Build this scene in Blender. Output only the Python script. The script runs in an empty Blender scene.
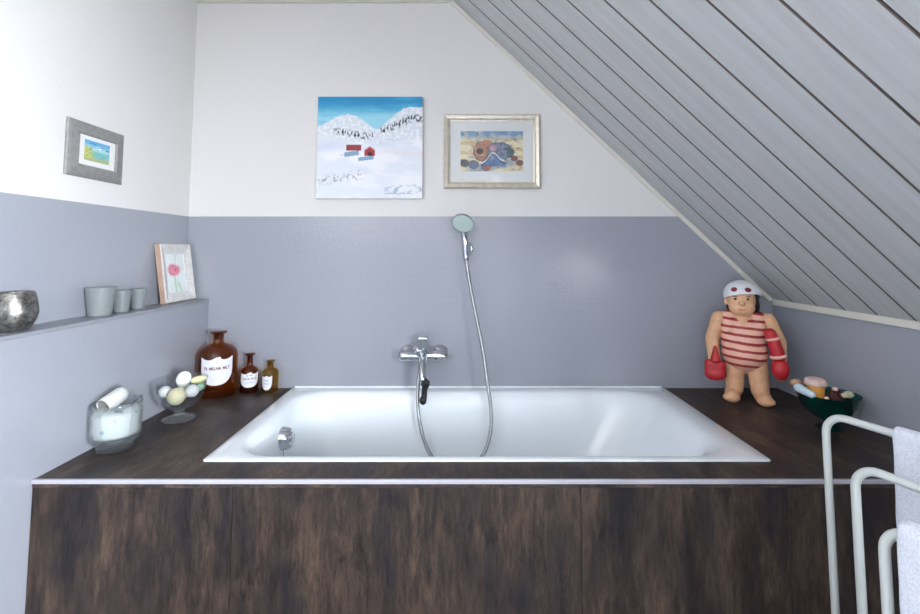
import bpy, bmesh, math, random
from mathutils import Vector, Matrix, noise
random.seed(7)
PI = math.pi
sc = bpy.context.scene
COL = sc.collection

# ------------------------------------------------------------------ helpers
def lin(c):
    c /= 255.0
    return c / 12.92 if c <= 0.04045 else ((c + 0.055) / 1.055) ** 2.4
def rgb(r, g, b): return (lin(r), lin(g), lin(b), 1.0)

def mesh_obj(name, bm, mat=None, parent=None, smooth=False, angle=None):
    me = bpy.data.meshes.new(name)
    bmesh.ops.recalc_face_normals(bm, faces=bm.faces[:])
    bm.to_mesh(me); bm.free()
    for m in (mat if isinstance(mat, (list, tuple)) else [mat]):
        if m: me.materials.append(m)
    if smooth:
        for p in me.polygons: p.use_smooth = True
        if angle:
            try: me.set_sharp_from_angle(angle=math.radians(angle))
            except Exception: pass
    o = bpy.data.objects.new(name, me); COL.objects.link(o)
    if parent: o.parent = parent
    return o
def tag(o, label, cat, group=None, kind=None):
    o['label'] = label; o['category'] = cat
    if group: o['group'] = group
    if kind: o['kind'] = kind
    return o
def thing(name, loc, label, cat, rz=0, group=None):
    o = bpy.data.objects.new(name, None); COL.objects.link(o)
    o.empty_display_size = 0.03
    o.location = loc; o.rotation_euler = (0, 0, rz)
    return tag(o, label, cat, group)
def struct(name, bm, mat, **k):
    o = mesh_obj(name, bm, mat, **k); o['kind'] = 'structure'; return o

def add_box(bm, lo, hi, bev=0.0, seg=2, mi=0):
    t = bmesh.new()
    bmesh.ops.create_cube(t, size=1)
    for v in t.verts:
        v.co = Vector([(lo[i] + hi[i]) / 2 + v.co[i] * (hi[i] - lo[i]) for i in range(3)])
    if bev: bmesh.ops.bevel(t, geom=t.edges[:], offset=bev, segments=seg, profile=.5, affect='EDGES')
    merge(bm, t, mi)
def merge(bm, t, mi=0, M=None):
    if M is not None: bmesh.ops.transform(t, matrix=M, verts=t.verts[:])
    mp = {}
    for v in t.verts: mp[v] = bm.verts.new(v.co)
    for f in t.faces:
        try:
            nf = bm.faces.new([mp[v] for v in f.verts]); nf.material_index = mi; nf.smooth = f.smooth
        except ValueError: pass
    t.free()
def box(lo, hi, bev=0.0, seg=2):
    bm = bmesh.new(); add_box(bm, lo, hi, bev, seg); return bm
def add_lathe(bm, prof, n=48, c=(0, 0, 0), M=None, oval=1.0):
    t = bmesh.new(); rings = []
    for r, z in prof:
        if r < 1e-6: rings.append([t.verts.new((0, 0, z))])
        else: rings.append([t.verts.new((r * math.cos(2 * PI * k / n), oval * r * math.sin(2 * PI * k / n), z)) for k in range(n)])
    for a, b in zip(rings, rings[1:]):
        for k in range(n):
            k2 = (k + 1) % n
            if len(a) == 1 and len(b) == 1: break
            if len(a) == 1: t.faces.new((a[0], b[k], b[k2]))
            elif len(b) == 1: t.faces.new((a[k], a[k2], b[0]))
            else: t.faces.new((a[k], a[k2], b[k2], b[k]))
    m = Matrix.Translation(c)
    if M is not None: m = m @ M
    merge(bm, t, 0, m)
def lathe(prof, n=48, **k):
    bm = bmesh.new(); add_lathe(bm, prof, n, **k); return bm
def add_ball(bm, c, r, seg=24, M=None, mi=0):
    t = bmesh.new(); bmesh.ops.create_uvsphere(t, u_segments=seg, v_segments=max(8, seg // 2), radius=1)
    r = (r, r, r) if isinstance(r, (int, float)) else r
    m = Matrix.Translation(c)
    if M is not None: m = m @ M
    merge(bm, t, mi, m @ Matrix.Diagonal((r[0], r[1], r[2], 1)))
def frame_at(d):
    d = Vector(d).normalized()
    return d.to_track_quat('Z', 'Y').to_matrix().to_4x4()
def catmull(P, n=8):
    P = [Vector(p) for p in P]; out = []
    for i in range(len(P) - 1):
        p0 = P[max(i - 1, 0)]; p1 = P[i]; p2 = P[i + 1]; p3 = P[min(i + 2, len(P) - 1)]
        for k in range(n):
            t = k / n
            out.append(0.5 * ((2 * p1) + (p2 - p0) * t + (2 * p0 - 5 * p1 + 4 * p2 - p3) * t * t + (3 * p1 - p0 - 3 * p2 + p3) * t ** 3))
    out.append(P[-1]); return out
def resample(P, step):
    L = [0]
    for a, b in zip(P, P[1:]): L.append(L[-1] + (b - a).length)
    n = max(2, int(L[-1] / step)); out = []; j = 0
    for i in range(n + 1):
        s = L[-1] * i / n
        while j < len(P) - 2 and L[j + 1] < s: j += 1
        d = L[j + 1] - L[j]
        out.append(P[j].lerp(P[j + 1], 0 if d == 0 else min(1, (s - L[j]) / d)))
    return out
def add_tube(bm, P, r, n=12, cap=True):
    P = [Vector(p) for p in P]; N = len(P)
    R = r if callable(r) else (lambda i: r)
    up = None; rings = []
    for i in range(N):
        d = (P[min(i + 1, N - 1)] - P[max(i - 1, 0)]).normalized()
        if up is None:
            up = Vector((0, 0, 1)) if abs(d.z) < .9 else Vector((1, 0, 0))
        x = up.cross(d)
        if x.length < 1e-6: x = Vector((1, 0, 0)).cross(d)
        x.normalize(); y = d.cross(x).normalized(); up = y
        rr = R(i)
        rings.append([bm.verts.new(P[i] + x * rr * math.cos(2 * PI * k / n) + y * rr * math.sin(2 * PI * k / n)) for k in range(n)])
    for a, b in zip(rings, rings[1:]):
        for k in range(n):
            bm.faces.new((a[k], a[(k + 1) % n], b[(k + 1) % n], b[k]))
    if cap:
        bm.faces.new(rings[0][::-1]); bm.faces.new(rings[-1])
def tube(P, r, n=12, **k):
    bm = bmesh.new(); add_tube(bm, P, r, n, **k); return bm
def add_capsule(bm, a, b, ra, rb, n=20):
    a = Vector(a); b = Vector(b); d = (b - a)
    P = []; R = []
    u = d.normalized()
    for k in range(7):
        t = -math.cos(PI / 2 * k / 6); P.append(a + u * ra * t); R.append(max(1e-4, ra * math.sqrt(max(0, 1 - t * t))))
    for k in range(7):
        t = math.sin(PI / 2 * k / 6); P.append(b + u * rb * t); R.append(max(1e-4, rb * math.sqrt(max(0, 1 - t * t))))
    add_tube(bm, P, lambda i: R[i], n)
def fuse(bm, voxel, smooth=6, name='tmp'):
    """melt overlapping shapes into one continuous surface"""
    me = bpy.data.meshes.new(name); bmesh.ops.recalc_face_normals(bm, faces=bm.faces[:]); bm.to_mesh(me); bm.free()
    o = bpy.data.objects.new(name, me); COL.objects.link(o)
    m = o.modifiers.new('r', 'REMESH'); m.mode = 'VOXEL'; m.voxel_size = voxel
    s = o.modifiers.new('s', 'SMOOTH'); s.factor = .5; s.iterations = smooth
    dg = bpy.context.evaluated_depsgraph_get(); dg.update()
    me2 = bpy.data.meshes.new_from_object(o.evaluated_get(dg))
    out = bmesh.new(); out.from_mesh(me2)
    bpy.data.objects.remove(o); bpy.data.meshes.remove(me); bpy.data.meshes.remove(me2)
    return out

# ------------------------------------------------------------------ materials
def new_mat(name):
    m = bpy.data.materials.new(name); m.use_nodes = True
    nt = m.node_tree; b = nt.nodes['Principled BSDF']; return m, nt, b
def N(nt, t, **k):
    n = nt.nodes.new(t)
    for a, v in k.items():
        if a in n.inputs.keys(): n.inputs[a].default_value = v
        else: setattr(n, a, v)
    return n
def coords(nt, scale=(1, 1, 1), kind='Object', rot=(0, 0, 0)):
    tc = N(nt, 'ShaderNodeTexCoord'); mp = N(nt, 'ShaderNodeMapping'); mp.inputs['Scale'].default_value = scale
    mp.inputs['Rotation'].default_value = rot
    nt.links.new(tc.outputs[kind], mp.inputs[0]); return mp.outputs[0]
def bump(nt, b, h, s, dist=.002):
    n = N(nt, 'ShaderNodeBump'); n.inputs['Strength'].default_value = s; n.inputs['Distance'].default_value = dist
    nt.links.new(h, n.inputs['Height']); nt.links.new(n.outputs[0], b.inputs['Normal'])
def simple(name, col, rough=.5, metal=0, spec=.5, nscale=40, var=.06, bstr=.05, coat=0, bdist=.002):
    m, nt, b = new_mat(name)
    b.inputs['Roughness'].default_value = rough; b.inputs['Metallic'].default_value = metal
    b.inputs['Specular IOR Level'].default_value = spec; b.inputs['Coat Weight'].default_value = coat
    v = coords(nt); n = N(nt, 'ShaderNodeTexNoise'); n.inputs['Scale'].default_value = nscale; n.inputs['Detail'].default_value = 4
    nt.links.new(v, n.inputs['Vector'])
    r = N(nt, 'ShaderNodeValToRGB'); r.color_ramp.elements[0].position = .3; r.color_ramp.elements[1].position = .7
    r.color_ramp.elements[0].color = [c * (1 - var) for c in col[:3]] + [1]; r.color_ramp.elements[1].color = [min(1, c * (1 + var)) for c in col[:3]] + [1]
    nt.links.new(n.outputs['Fac'], r.inputs[0]); nt.links.new(r.outputs[0], b.inputs['Base Color'])
    if bstr: bump(nt, b, n.outputs['Fac'], bstr, bdist)
    return m
def glass(name, col, rough=.02, ior=1.45, body=0.0, bodycol=None):
    """thin glass: tinted see-through with fresnel gloss"""
    m, nt, b = new_mat(name); nt.nodes.remove(b); out = nt.nodes['Material Output']
    t = N(nt, 'ShaderNodeBsdfTransparent'); t.inputs[0].default_value = col
    g = N(nt, 'ShaderNodeBsdfGlossy'); g.inputs['Roughness'].default_value = rough; g.inputs[0].default_value = (1, 1, 1, 1)
    f = N(nt, 'ShaderNodeLayerWeight'); f.inputs[0].default_value = .5           # Schlick fresnel, the same from both sides
    pw = N(nt, 'ShaderNodeMath', operation='POWER'); pw.inputs[1].default_value = 5; nt.links.new(f.outputs['Facing'], pw.inputs[0])
    lw = N(nt, 'ShaderNodeMath', operation='MULTIPLY_ADD'); r0 = ((ior - 1) / (ior + 1)) ** 2
    lw.inputs[1].default_value = .95 * (1 - r0); lw.inputs[2].default_value = r0; nt.links.new(pw.outputs[0], lw.inputs[0])
    mx = N(nt, 'ShaderNodeMixShader')
    first = t.outputs[0]
    if body:
        d = N(nt, 'ShaderNodeBsdfDiffuse'); d.inputs[0].default_value = bodycol
        m2 = N(nt, 'ShaderNodeMixShader'); m2.inputs[0].default_value = body
        nt.links.new(t.outputs[0], m2.inputs[1]); nt.links.new(d.outputs[0], m2.inputs[2]); first = m2.outputs[0]
    nt.links.new(lw.outputs[0], mx.inputs[0]); nt.links.new(first, mx.inputs[1]); nt.links.new(g.outputs[0], mx.inputs[2])
    nt.links.new(mx.outputs[0], out.inputs[0]); return m

GREY = rgb(153, 156, 165); WHITE = rgb(224, 221, 219)
def wall_mat(name, split):
    """white plaster above, satin grey paint below the painted line"""
    m, nt, b = new_mat(name)
    tc = N(nt, 'ShaderNodeTexCoord')
    sep = N(nt, 'ShaderNodeSeparateXYZ'); nt.links.new(tc.outputs['Object'], sep.inputs[0])
    gt = N(nt, 'ShaderNodeMath', operation='GREATER_THAN'); gt.inputs[1].default_value = split
    nt.links.new(sep.outputs[2], gt.inputs[0])
    n = N(nt, 'ShaderNodeTexNoise'); n.inputs['Scale'].default_value = 55; n.inputs['Detail'].default_value = 5
    n2 = N(nt, 'ShaderNodeTexNoise'); n2.inputs['Scale'].default_value = 2.5; n2.inputs['Detail'].default_value = 3
    for q in (n, n2): nt.links.new(tc.outputs['Object'], q.inputs['Vector'])
    mx = N(nt, 'ShaderNodeMix', data_type='RGBA'); nt.links.new(gt.outputs[0], mx.inputs[0])
    mx.inputs[6].default_value = GREY; mx.inputs[7].default_value = WHITE
    nt.links.new(mx.outputs[2], b.inputs['Base Color'])
    rr = N(nt, 'ShaderNodeMapRange'); rr.inputs[3].default_value = GREY_ROUGH; rr.inputs[4].default_value = .85
    nt.links.new(gt.outputs[0], rr.inputs[0]); nt.links.new(rr.outputs[0], b.inputs['Roughness'])
    ad = N(nt, 'ShaderNodeMath', operation='ADD'); nt.links.new(n.outputs[0], ad.inputs[0]); nt.links.new(n2.outputs[0], ad.inputs[1])
    bump(nt, b, ad.outputs[0], .22, .004)
    return m
GREY_ROUGH = .17
SPLIT = 1.386
m_wall = wall_mat('painted wall', SPLIT)
m_white = simple('white plaster', WHITE, .85, nscale=60, var=.01, bstr=.1)
m_grey = simple('grey satin paint', GREY, GREY_ROUGH, nscale=55, var=.01, bstr=.22, bdist=.004)
m_shelf = simple('grey sill paint', rgb(138, 141, 150), .35, nscale=55, var=.02, bstr=.05)
m_trim = simple('cream trim paint', rgb(214, 210, 200), .5, var=.03)
m_floor = simple('dark slate floor tile', rgb(74, 68, 65), .4, nscale=6, var=.05)
m_enamel = simple('white enamel', rgb(238, 244, 248), .09, spec=.6, nscale=3, var=.004, bstr=0)
m_chrome = simple('chrome', rgb(205, 208, 212), .08, metal=1, nscale=5, var=.01, bstr=0)
m_steel_dull = simple('dull hose metal', rgb(176, 178, 180), .25, metal=1, var=.03)
m_alu = simple('pale edge profile', rgb(164, 163, 171), .4, metal=.0, var=.02, bstr=.01)
m_black = simple('black rubber', rgb(20, 21, 24), .45, var=.1)
m_rack = simple('white powder coat', rgb(186, 191, 188), .35, var=.02, bstr=.02)
m_face = simple('pale spray face', rgb(188, 206, 200), .35, var=.04, nscale=300, bstr=.2)
m_glass = glass('clear glass', (.93, .945, .95, 1), ior=1.75)
def solid_glass(name, col, rough=0.0):
    m, nt, b = new_mat(name); b.inputs['Base Color'].default_value = col; b.inputs['Transmission Weight'].default_value = 1
    b.inputs['Roughness'].default_value = rough; b.inputs['IOR'].default_value = 1.47; return m
def half_glass(name, col):
    m, nt, b = new_mat(name); out = nt.nodes['Material Output']
    b.inputs['Base Color'].default_value = col; b.inputs['Transmission Weight'].default_value = 1; b.inputs['Roughness'].default_value = .02; b.inputs['IOR'].default_value = 1.45
    t = N(nt, 'ShaderNodeBsdfTransparent'); t.inputs[0].default_value = (.95, .97, .97, 1)
    d = N(nt, 'ShaderNodeBsdfDiffuse'); d.inputs[0].default_value = rgb(214, 222, 228)
    m1 = N(nt, 'ShaderNodeMixShader'); m1.inputs[0].default_value = .5; m2 = N(nt, 'ShaderNodeMixShader'); m2.inputs[0].default_value = .045
    nt.links.new(b.outputs[0], m1.inputs[1]); nt.links.new(t.outputs[0], m1.inputs[2]); nt.links.new(m1.outputs[0], m2.inputs[1]); nt.links.new(d.outputs[0], m2.inputs[2])
    nt.links.new(m2.outputs[0], out.inputs[0]); return m
m_jar = half_glass('milky clear glass', (.97, .985, .985, 1))
m_thick = solid_glass('thick clear glass', (.97, .985, .985, 1))
m_pane = glass('window glass', (.97, .98, .98, 1))
m_amber_big = glass('amber glass', (.70, .39, .12, 1), .04, body=.09, bodycol=rgb(110, 58, 20))
m_amber_red = glass('red amber glass', (.66, .30, .10, 1), .04, body=.10, bodycol=rgb(96, 42, 18))
m_amber_pale = glass('pale amber glass', (.80, .64, .28, 1), .04, body=.10, bodycol=rgb(110, 80, 25))
m_teal = glass('teal glass', (.10, .42, .38, 1), .05, body=.22, bodycol=rgb(6, 84, 78))
m_frost = simple('frosted grey glass', rgb(124, 129, 131), .3, nscale=90, var=.04, bstr=.1)
m_label = simple('enamel label white', rgb(226, 226, 232), .4, var=.015, nscale=30, bstr=0)
m_ink_red = simple('dark red ink', rgb(112, 38, 50), .6, var=.05)
m_ink = simple('dark ink', rgb(52, 46, 66), .6, var=.05)
m_ink_blue = simple('blue ink', rgb(96, 120, 165), .6, var=.05)
m_ink_gold = simple('ochre ink', rgb(170, 130, 60), .6, var=.05)
m_paper = simple('mat board', rgb(233, 231, 229), .8, var=.01, bstr=.02)

def silver_mat():
    m, nt, b = new_mat('antique silver leaf'); b.inputs['Metallic'].default_value = .9
    v = coords(nt); n = N(nt, 'ShaderNodeTexNoise'); n.inputs['Scale'].default_value = 60; n.inputs['Detail'].default_value = 8; n.inputs['Roughness'].default_value = .7
    nt.links.new(v, n.inputs['Vector'])
    r = N(nt, 'ShaderNodeValToRGB'); e = r.color_ramp.elements
    e[0].position = .32; e[0].color = rgb(60, 56, 52); e[1].position = .68; e[1].color = rgb(172, 170, 164)
    nt.links.new(n.outputs[0], r.inputs[0]); nt.links.new(r.outputs[0], b.inputs['Base Color'])
    b.inputs['Roughness'].default_value = .3; bump(nt, b, n.outputs[0], .35, .003); return m
m_silver = silver_mat()
def frame_mat(name, c1, c2, rough=.45, metal=0, stretch=(6, 6, 90)):
    m, nt, b = new_mat(name); v = coords(nt, stretch)
    n = N(nt, 'ShaderNodeTexNoise'); n.inputs['Scale'].default_value = 3; n.inputs['Detail'].default_value = 6
    nt.links.new(v, n.inputs['Vector']); r = N(nt, 'ShaderNodeValToRGB')
    r.color_ramp.elements[0].position = .35; r.color_ramp.elements[1].position = .65
    r.color_ramp.elements[0].color = c1; r.color_ramp.elements[1].color = c2
    nt.links.new(n.outputs[0], r.inputs[0]); nt.links.new(r.outputs[0], b.inputs['Base Color'])
    b.inputs['Roughness'].default_value = rough; b.inputs['Metallic'].default_value = metal
    bump(nt, b, n.outputs[0], .1); return m
m_fr_grey = frame_mat('brushed grey frame', rgb(126, 125, 123), rgb(138, 137, 135), .5, stretch=(20, 20, 20))
m_fr_gold = frame_mat('champagne frame', rgb(196, 186, 168), rgb(212, 205, 190), .32, .5, stretch=(14, 14, 14))
m_fr_wash = frame_mat('whitewashed wood frame', rgb(206, 202, 199), rgb(222, 220, 218), .6, stretch=(25, 25, 25))
m_fr_side = frame_mat('bare wood side', rgb(168, 140, 122), rgb(188, 160, 144), .6, stretch=(30, 30, 6))

def laminate(name, axis, gain=1.0):
    """dark weathered-oak laminate, grain along the given axis"""
    m, nt, b = new_mat(name)
    oi = N(nt, 'ShaderNodeObjectInfo')
    tc = N(nt, 'ShaderNodeTexCoord')
    add = N(nt, 'ShaderNodeVectorMath', operation='ADD')
    mul = N(nt, 'ShaderNodeMath', operation='MULTIPLY'); mul.inputs[1].default_value = 37.0
    nt.links.new(oi.outputs['Random'], mul.inputs[0])
    nt.links.new(tc.outputs['Object'], add.inputs[0]); nt.links.new(mul.outputs[0], add.inputs[1])
    def tex(scale, sc3, detail, rough=.6, dist=0):
        mp = N(nt, 'ShaderNodeMapping'); mp.inputs['Scale'].default_value = sc3
        nt.links.new(add.outputs[0], mp.inputs[0])
        n = N(nt, 'ShaderNodeTexNoise'); n.inputs['Scale'].default_value = scale; n.inputs['Detail'].default_value = detail
        n.inputs['Roughness'].default_value = rough; n.inputs['Distortion'].default_value = dist
        nt.links.new(mp.outputs[0], n.inputs['Vector']); return n.outputs['Fac']
    def s(g, a): return tuple(g if 'XYZ'[i] == axis else a for i in range(3))
    big = tex(11, s(.26, 1), 7, .70, .25)
    fine = tex(85, s(.16, 1), 6, .8, .15)
    spots = tex(15, s(.40, 1), 5, .7)
    r = N(nt, 'ShaderNodeValToRGB'); e = r.color_ramp.elements
    e[0].position = .36; e[0].color = rgb(28, 25, 28); e[1].position = .66; e[1].color = rgb(66, 54, 45)
    k = e.new(.5); k.color = rgb(44, 36, 33)
    nt.links.new(big, r.inputs[0])
    r2 = N(nt, 'ShaderNodeValToRGB'); r2.color_ramp.elements[0].position = .36; r2.color_ramp.elements[1].position = .62
    r2.color_ramp.elements[0].color = (.45, .45, .47, 1); r2.color_ramp.elements[1].color = (1.45, 1.42, 1.38, 1)
    nt.links.new(fine, r2.inputs[0])
    r3 = N(nt, 'ShaderNodeValToRGB'); r3.color_ramp.elements[0].position = .34; r3.color_ramp.elements[1].position = .43
    r3.color_ramp.elements[0].color = (.42, .42, .46, 1); r3.color_ramp.elements[1].color = (1, 1, 1, 1)
    nt.links.new(spots, r3.inputs[0])
    m1 = N(nt, 'ShaderNodeMix', data_type='RGBA', blend_type='MULTIPLY'); m1.inputs[0].default_value = 1
    nt.links.new(r.outputs[0], m1.inputs[6]); nt.links.new(r2.outputs[0], m1.inputs[7])
    m2 = N(nt, 'ShaderNodeMix', data_type='RGBA', blend_type='MULTIPLY'); m2.inputs[0].default_value = 1
    nt.links.new(m1.outputs[2], m2.inputs[6]); nt.links.new(r3.outputs[0], m2.inputs[7])
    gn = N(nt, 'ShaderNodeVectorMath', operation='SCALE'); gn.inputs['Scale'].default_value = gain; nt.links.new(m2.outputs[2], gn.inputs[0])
    nt.links.new(gn.outputs[0], b.inputs['Base Color'])
    b.inputs['Roughness'].default_value = .45; b.inputs['Specular IOR Level'].default_value = .3
    bump(nt, b, fine, .12, .0015); return m
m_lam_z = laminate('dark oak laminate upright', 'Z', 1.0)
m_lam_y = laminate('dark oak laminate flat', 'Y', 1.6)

def plank_mat():
    m, nt, b = new_mat('white stained boards')
    v = coords(nt, (.6, 14, .6), rot=(0, math.radians(44), 0)); n = N(nt, 'ShaderNodeTexNoise'); n.inputs['Scale'].default_value = 6; n.inputs['Detail'].default_value = 6; n.inputs['Distortion'].default_value = .6
    nt.links.new(v, n.inputs['Vector'])
    v2 = coords(nt, (.25, 3, .25), rot=(0, math.radians(44), 0)); w = N(nt, 'ShaderNodeTexWave'); w.inputs['Scale'].default_value = 1.6; w.inputs['Distortion'].default_value = 14; w.inputs['Detail'].default_value = 3; w.bands_direction = 'Y'
    nt.links.new(v2, w.inputs['Vector'])
    ad = N(nt, 'ShaderNodeMath', operation='ADD'); nt.links.new(n.outputs[0], ad.inputs[0])
    ml = N(nt, 'ShaderNodeMath', operation='MULTIPLY'); ml.inputs[1].default_value = .25; nt.links.new(w.outputs['Fac'], ml.inputs[0]); nt.links.new(ml.outputs[0], ad.inputs[1])
    r = N(nt, 'ShaderNodeValToRGB'); r.color_ramp.elements[0].position = .35; r.color_ramp.elements[1].position = .8
    r.color_ramp.elements[0].color = rgb(184, 185, 186); r.color_ramp.elements[1].color = rgb(194, 195, 196)
    nt.links.new(ad.outputs[0], r.inputs[0]); nt.links.new(r.outputs[0], b.inputs['Base Color'])
    b.inputs['Roughness'].default_value = .6; b.inputs['Specular IOR Level'].default_value = .3; bump(nt, b, ad.outputs[0], .03, .002); return m
m_plank = plank_mat()
m_gap = simple('dark board groove', rgb(104, 93, 89), .8)

# ------------------------------------------------------------------ the room
XL, XLL, XR, YB, YF, ZC = -1.28, -1.172, 1.44, 2.22, -2.3, 2.437
XS, SL = -.048, .967                       # the slope starts at the ceiling here and falls at this rate
ZK = ZC - SL * (XR - XS)                   # top of the knee wall
DY_ = (-1.82, -.62); ZH, ZSILL, XW = 2.05, .92, 1.60          # dormer: its width, head height, sill height, window plane
def prism(poly, y0, y1):
    bm = bmesh.new()
    a = [bm.verts.new((x, y0, z)) for x, z in poly]; b = [bm.verts.new((x, y1, z)) for x, z in poly]
    bm.faces.new(a); bm.faces.new(b[::-1])
    for i in range(len(poly)):
        j = (i + 1) % len(poly); bm.faces.new((a[i], b[i], b[j], a[j]))
    return bm
outline = [(XL - .15, -.1), (XR + .15, -.1), (XR + .15, ZK + .15), (XS + .1, ZC + .2), (XL - .15, ZC + .2)]
struct('wall_back', prism(outline, YB, YB + .15), m_wall)
struct('wall_front', prism(outline, YF - .15, YF), m_wall)
struct('wall_left', box((XL - .15, YF, 0), (XL, YB, ZC + .1)), m_wall)
struct('wall_left_ledge', box((XL, YF, 0), (XLL, YB, .992)), m_grey)
struct('trim_1', box((XL, YF, .992), (XLL + .002, YB, 1.004), .002), m_shelf)
bm = bmesh.new()
for y0, y1, zt in ((YF, DY_[0], ZK - .002), (DY_[0], DY_[1], .89), (DY_[1], YB, ZK - .002)): add_box(bm, (XR, y0, 0), (XR + .12, y1, zt))
struct('wall_right', bm, m_grey)
struct('floor', box((XL - .15, YF - .15, -.1), (XR + .15, YB + .15, 0)), m_floor)
struct('ceiling', box((XL - .1, YF, ZC), (XS, YB, ZC + .1)), m_white)

# slope frame of reference: s down the slope, y along the room, n outward (up and to the right)
ang = math.atan(SL); SD = Vector((math.cos(ang), 0, -math.sin(ang))); SN = Vector((math.sin(ang), 0, math.cos(ang)))
S0 = Vector((XS, 0, ZC)); SLEN = (XR - XS) / math.cos(ang)
SM = Matrix(((SD.x, 0, SN.x, S0.x), (0, 1, 0, 0), (SD.z, 0, SN.z, S0.z), (0, 0, 0, 1)))
SH = (XS + (ZC - ZH) / SL - XS) / math.cos(ang)               # where the slope is cut for the dormer
def slope_box(bm, s0, s1, y0, y1, n0, n1, bev=0, mi=0):
    t = bmesh.new(); add_box(t, (s0, y0, n0), (s1, y1, n1), bev, 1)
    g = bmesh.new(); merge(g, t, mi); g.normal_update()
    for v in g.verts: v.co = SM @ v.co
    mp = {v: bm.verts.new(v.co) for v in g.verts}
    for f in g.faces:
        nf = bm.faces.new([mp[v] for v in f.verts]); nf.material_index = 1 if bev and mi == 0 and abs(f.normal.y) > .5 else mi
    g.free()
bm = bmesh.new()
k = -21
while True:
    y0 = .82 + .14 * k; y1 = y0 + .14
    if y0 > YB: break
    a, b = max(y0 + .0027, YF), min(y1 - .0027, YB)
    if b > a:
        if b <= DY_[0] or a >= DY_[1]: slope_box(bm, 0, SLEN, a, b, 0, .014, .0015)
        else: slope_box(bm, 0, SH, a, b, 0, .014, .0015)
    k += 1
for s0, s1, y0, y1 in ((-.1, SLEN + .1, YF, DY_[0]), (-.1, SLEN + .1, DY_[1], YB), (-.1, SH, *DY_)):
    slope_box(bm, s0, s1, y0, y1, .0065, .2, 0, 1)
struct('ceiling_slope', bm, [m_plank, m_gap])
# dormer added for daylight out of frame at the right: cheeks, head, sill and window
cheek = [(XS + (ZC - ZH) / SL, ZH), (XW + .1, ZH), (XW + .1, ZSILL - .1), (XR, ZSILL - .1), (XR, ZK)]
struct('wall_dormer_near', prism(cheek, DY_[0] - .1, DY_[0]), m_white)
struct('wall_dormer_far', prism(cheek, DY_[1], DY_[1] + .1), m_white)
struct('ceiling_dormer', box((XS + (ZC - ZH) / SL, DY_[0] - .1, ZH), (XW + .1, DY_[1] + .1, ZH + .1)), m_white)
struct('trim_5', box((XR - .02, DY_[0], ZSILL - .03), (XW + .1, DY_[1], ZSILL), .004), m_trim)
bm = bmesh.new(); w = .05; ym = sum(DY_) / 2
for y0, y1, z0, z1 in ((DY_[0], DY_[1], ZSILL, ZSILL + w), (DY_[0], DY_[1], ZH - w, ZH), (DY_[0], DY_[0] + w, ZSILL + w, ZH - w), (DY_[1] - w, DY_[1], ZSILL + w, ZH - w), (ym - .04, ym + .04, ZSILL + w, ZH - w)):
    add_box(bm, (XW - .05, y0, z0), (XW, y1, z1), .003)
win = struct('window_1', bm, m_trim)
for y0, y1 in ((DY_[0] + w, ym - .04), (ym + .04, DY_[1] - w)):
    mesh_obj('pane', box((XW - .03, y0, ZSILL + w), (XW - .024, y1, ZH - w)), m_pane, win)
# cream battens: under the slope along the back wall, and along the top of the knee wall
bm = bmesh.new(); slope_box(bm, 0, SLEN - .01, YB - .012, YB, -.021, -.001, .002); struct('trim_2', bm, m_trim)
struct('trim_3', box((XR - .012, DY_[1], ZK - .022), (XR, YB - .012, ZK + .004), .002), m_trim)
struct('trim_4', box((XL, YB - .014, ZC - .018), (XS - .02, YB, ZC), .002), m_trim)

# ------------------------------------------------------------------ bath surround
TX0, TX1, TY0, TY1, ZD = -.771, .919, 1.453, 2.212, .60
DY0 = 1.337
sur = thing('bath_surround', (0, DY0, 0), 'dark weathered wood laminate bath surround with pale edge strip around the white tub', 'bath surround')
def loc(bm, o): bmesh.ops.translate(bm, vec=-o.location, verts=bm.verts[:]); return bm
bm = bmesh.new()
ox0, ox1, oy0, oy1 = TX0 + .025, TX1 - .025, TY0 + .02, TY1 - .02
xs = [XLL + .0015, ox0, ox1, XR - .0015]; ys = [DY0 + .004, oy0, oy1, YB - .0015]
for zt, flip in ((ZD, False), (ZD - .02, True)):
    g = [[bm.verts.new((x, y, zt)) for y in ys] for x in xs]
    for i in range(3):
        for j in range(3):
            if (i, j) == (1, 1): continue
            bm.faces.new((g[i][j], g[i + 1][j], g[i + 1][j + 1], g[i][j + 1]))
    if not flip: top = g
    else:
        for ring in ([(0, 0), (1, 0), (2, 0), (3, 0), (3, 1), (3, 2), (3, 3), (2, 3), (1, 3), (0, 3), (0, 2), (0, 1)], [(1, 1), (2, 1), (2, 2), (1, 2)]):
            for q in range(len(ring)):
                i, j = ring[q]; i2, j2 = ring[(q + 1) % len(ring)]
                bm.faces.new((top[i][j], top[i2][j2], g[i2][j2], g[i][j]))
mesh_obj('deck', loc(bm, sur), m_lam_y, sur)
seams = [XLL + .0015, -.6237, .3227, .884, XR - .0015]
for a, b in zip(seams, seams[1:]):
    mesh_obj('front_panel', loc(box((a + .0006, DY0 + .004, .0), (b - .0006, DY0 + .02, ZD - .021), .0008, 1), sur), m_lam_z, sur)
for a, b in ((XLL + .0015, .998), (.9995, XR - .0015)):
    mesh_obj('edge_strip', loc(box((a, DY0 - .001, ZD - .009), (b, DY0 + .008, ZD + .0025), .0015), sur), m_alu, sur)

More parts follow.
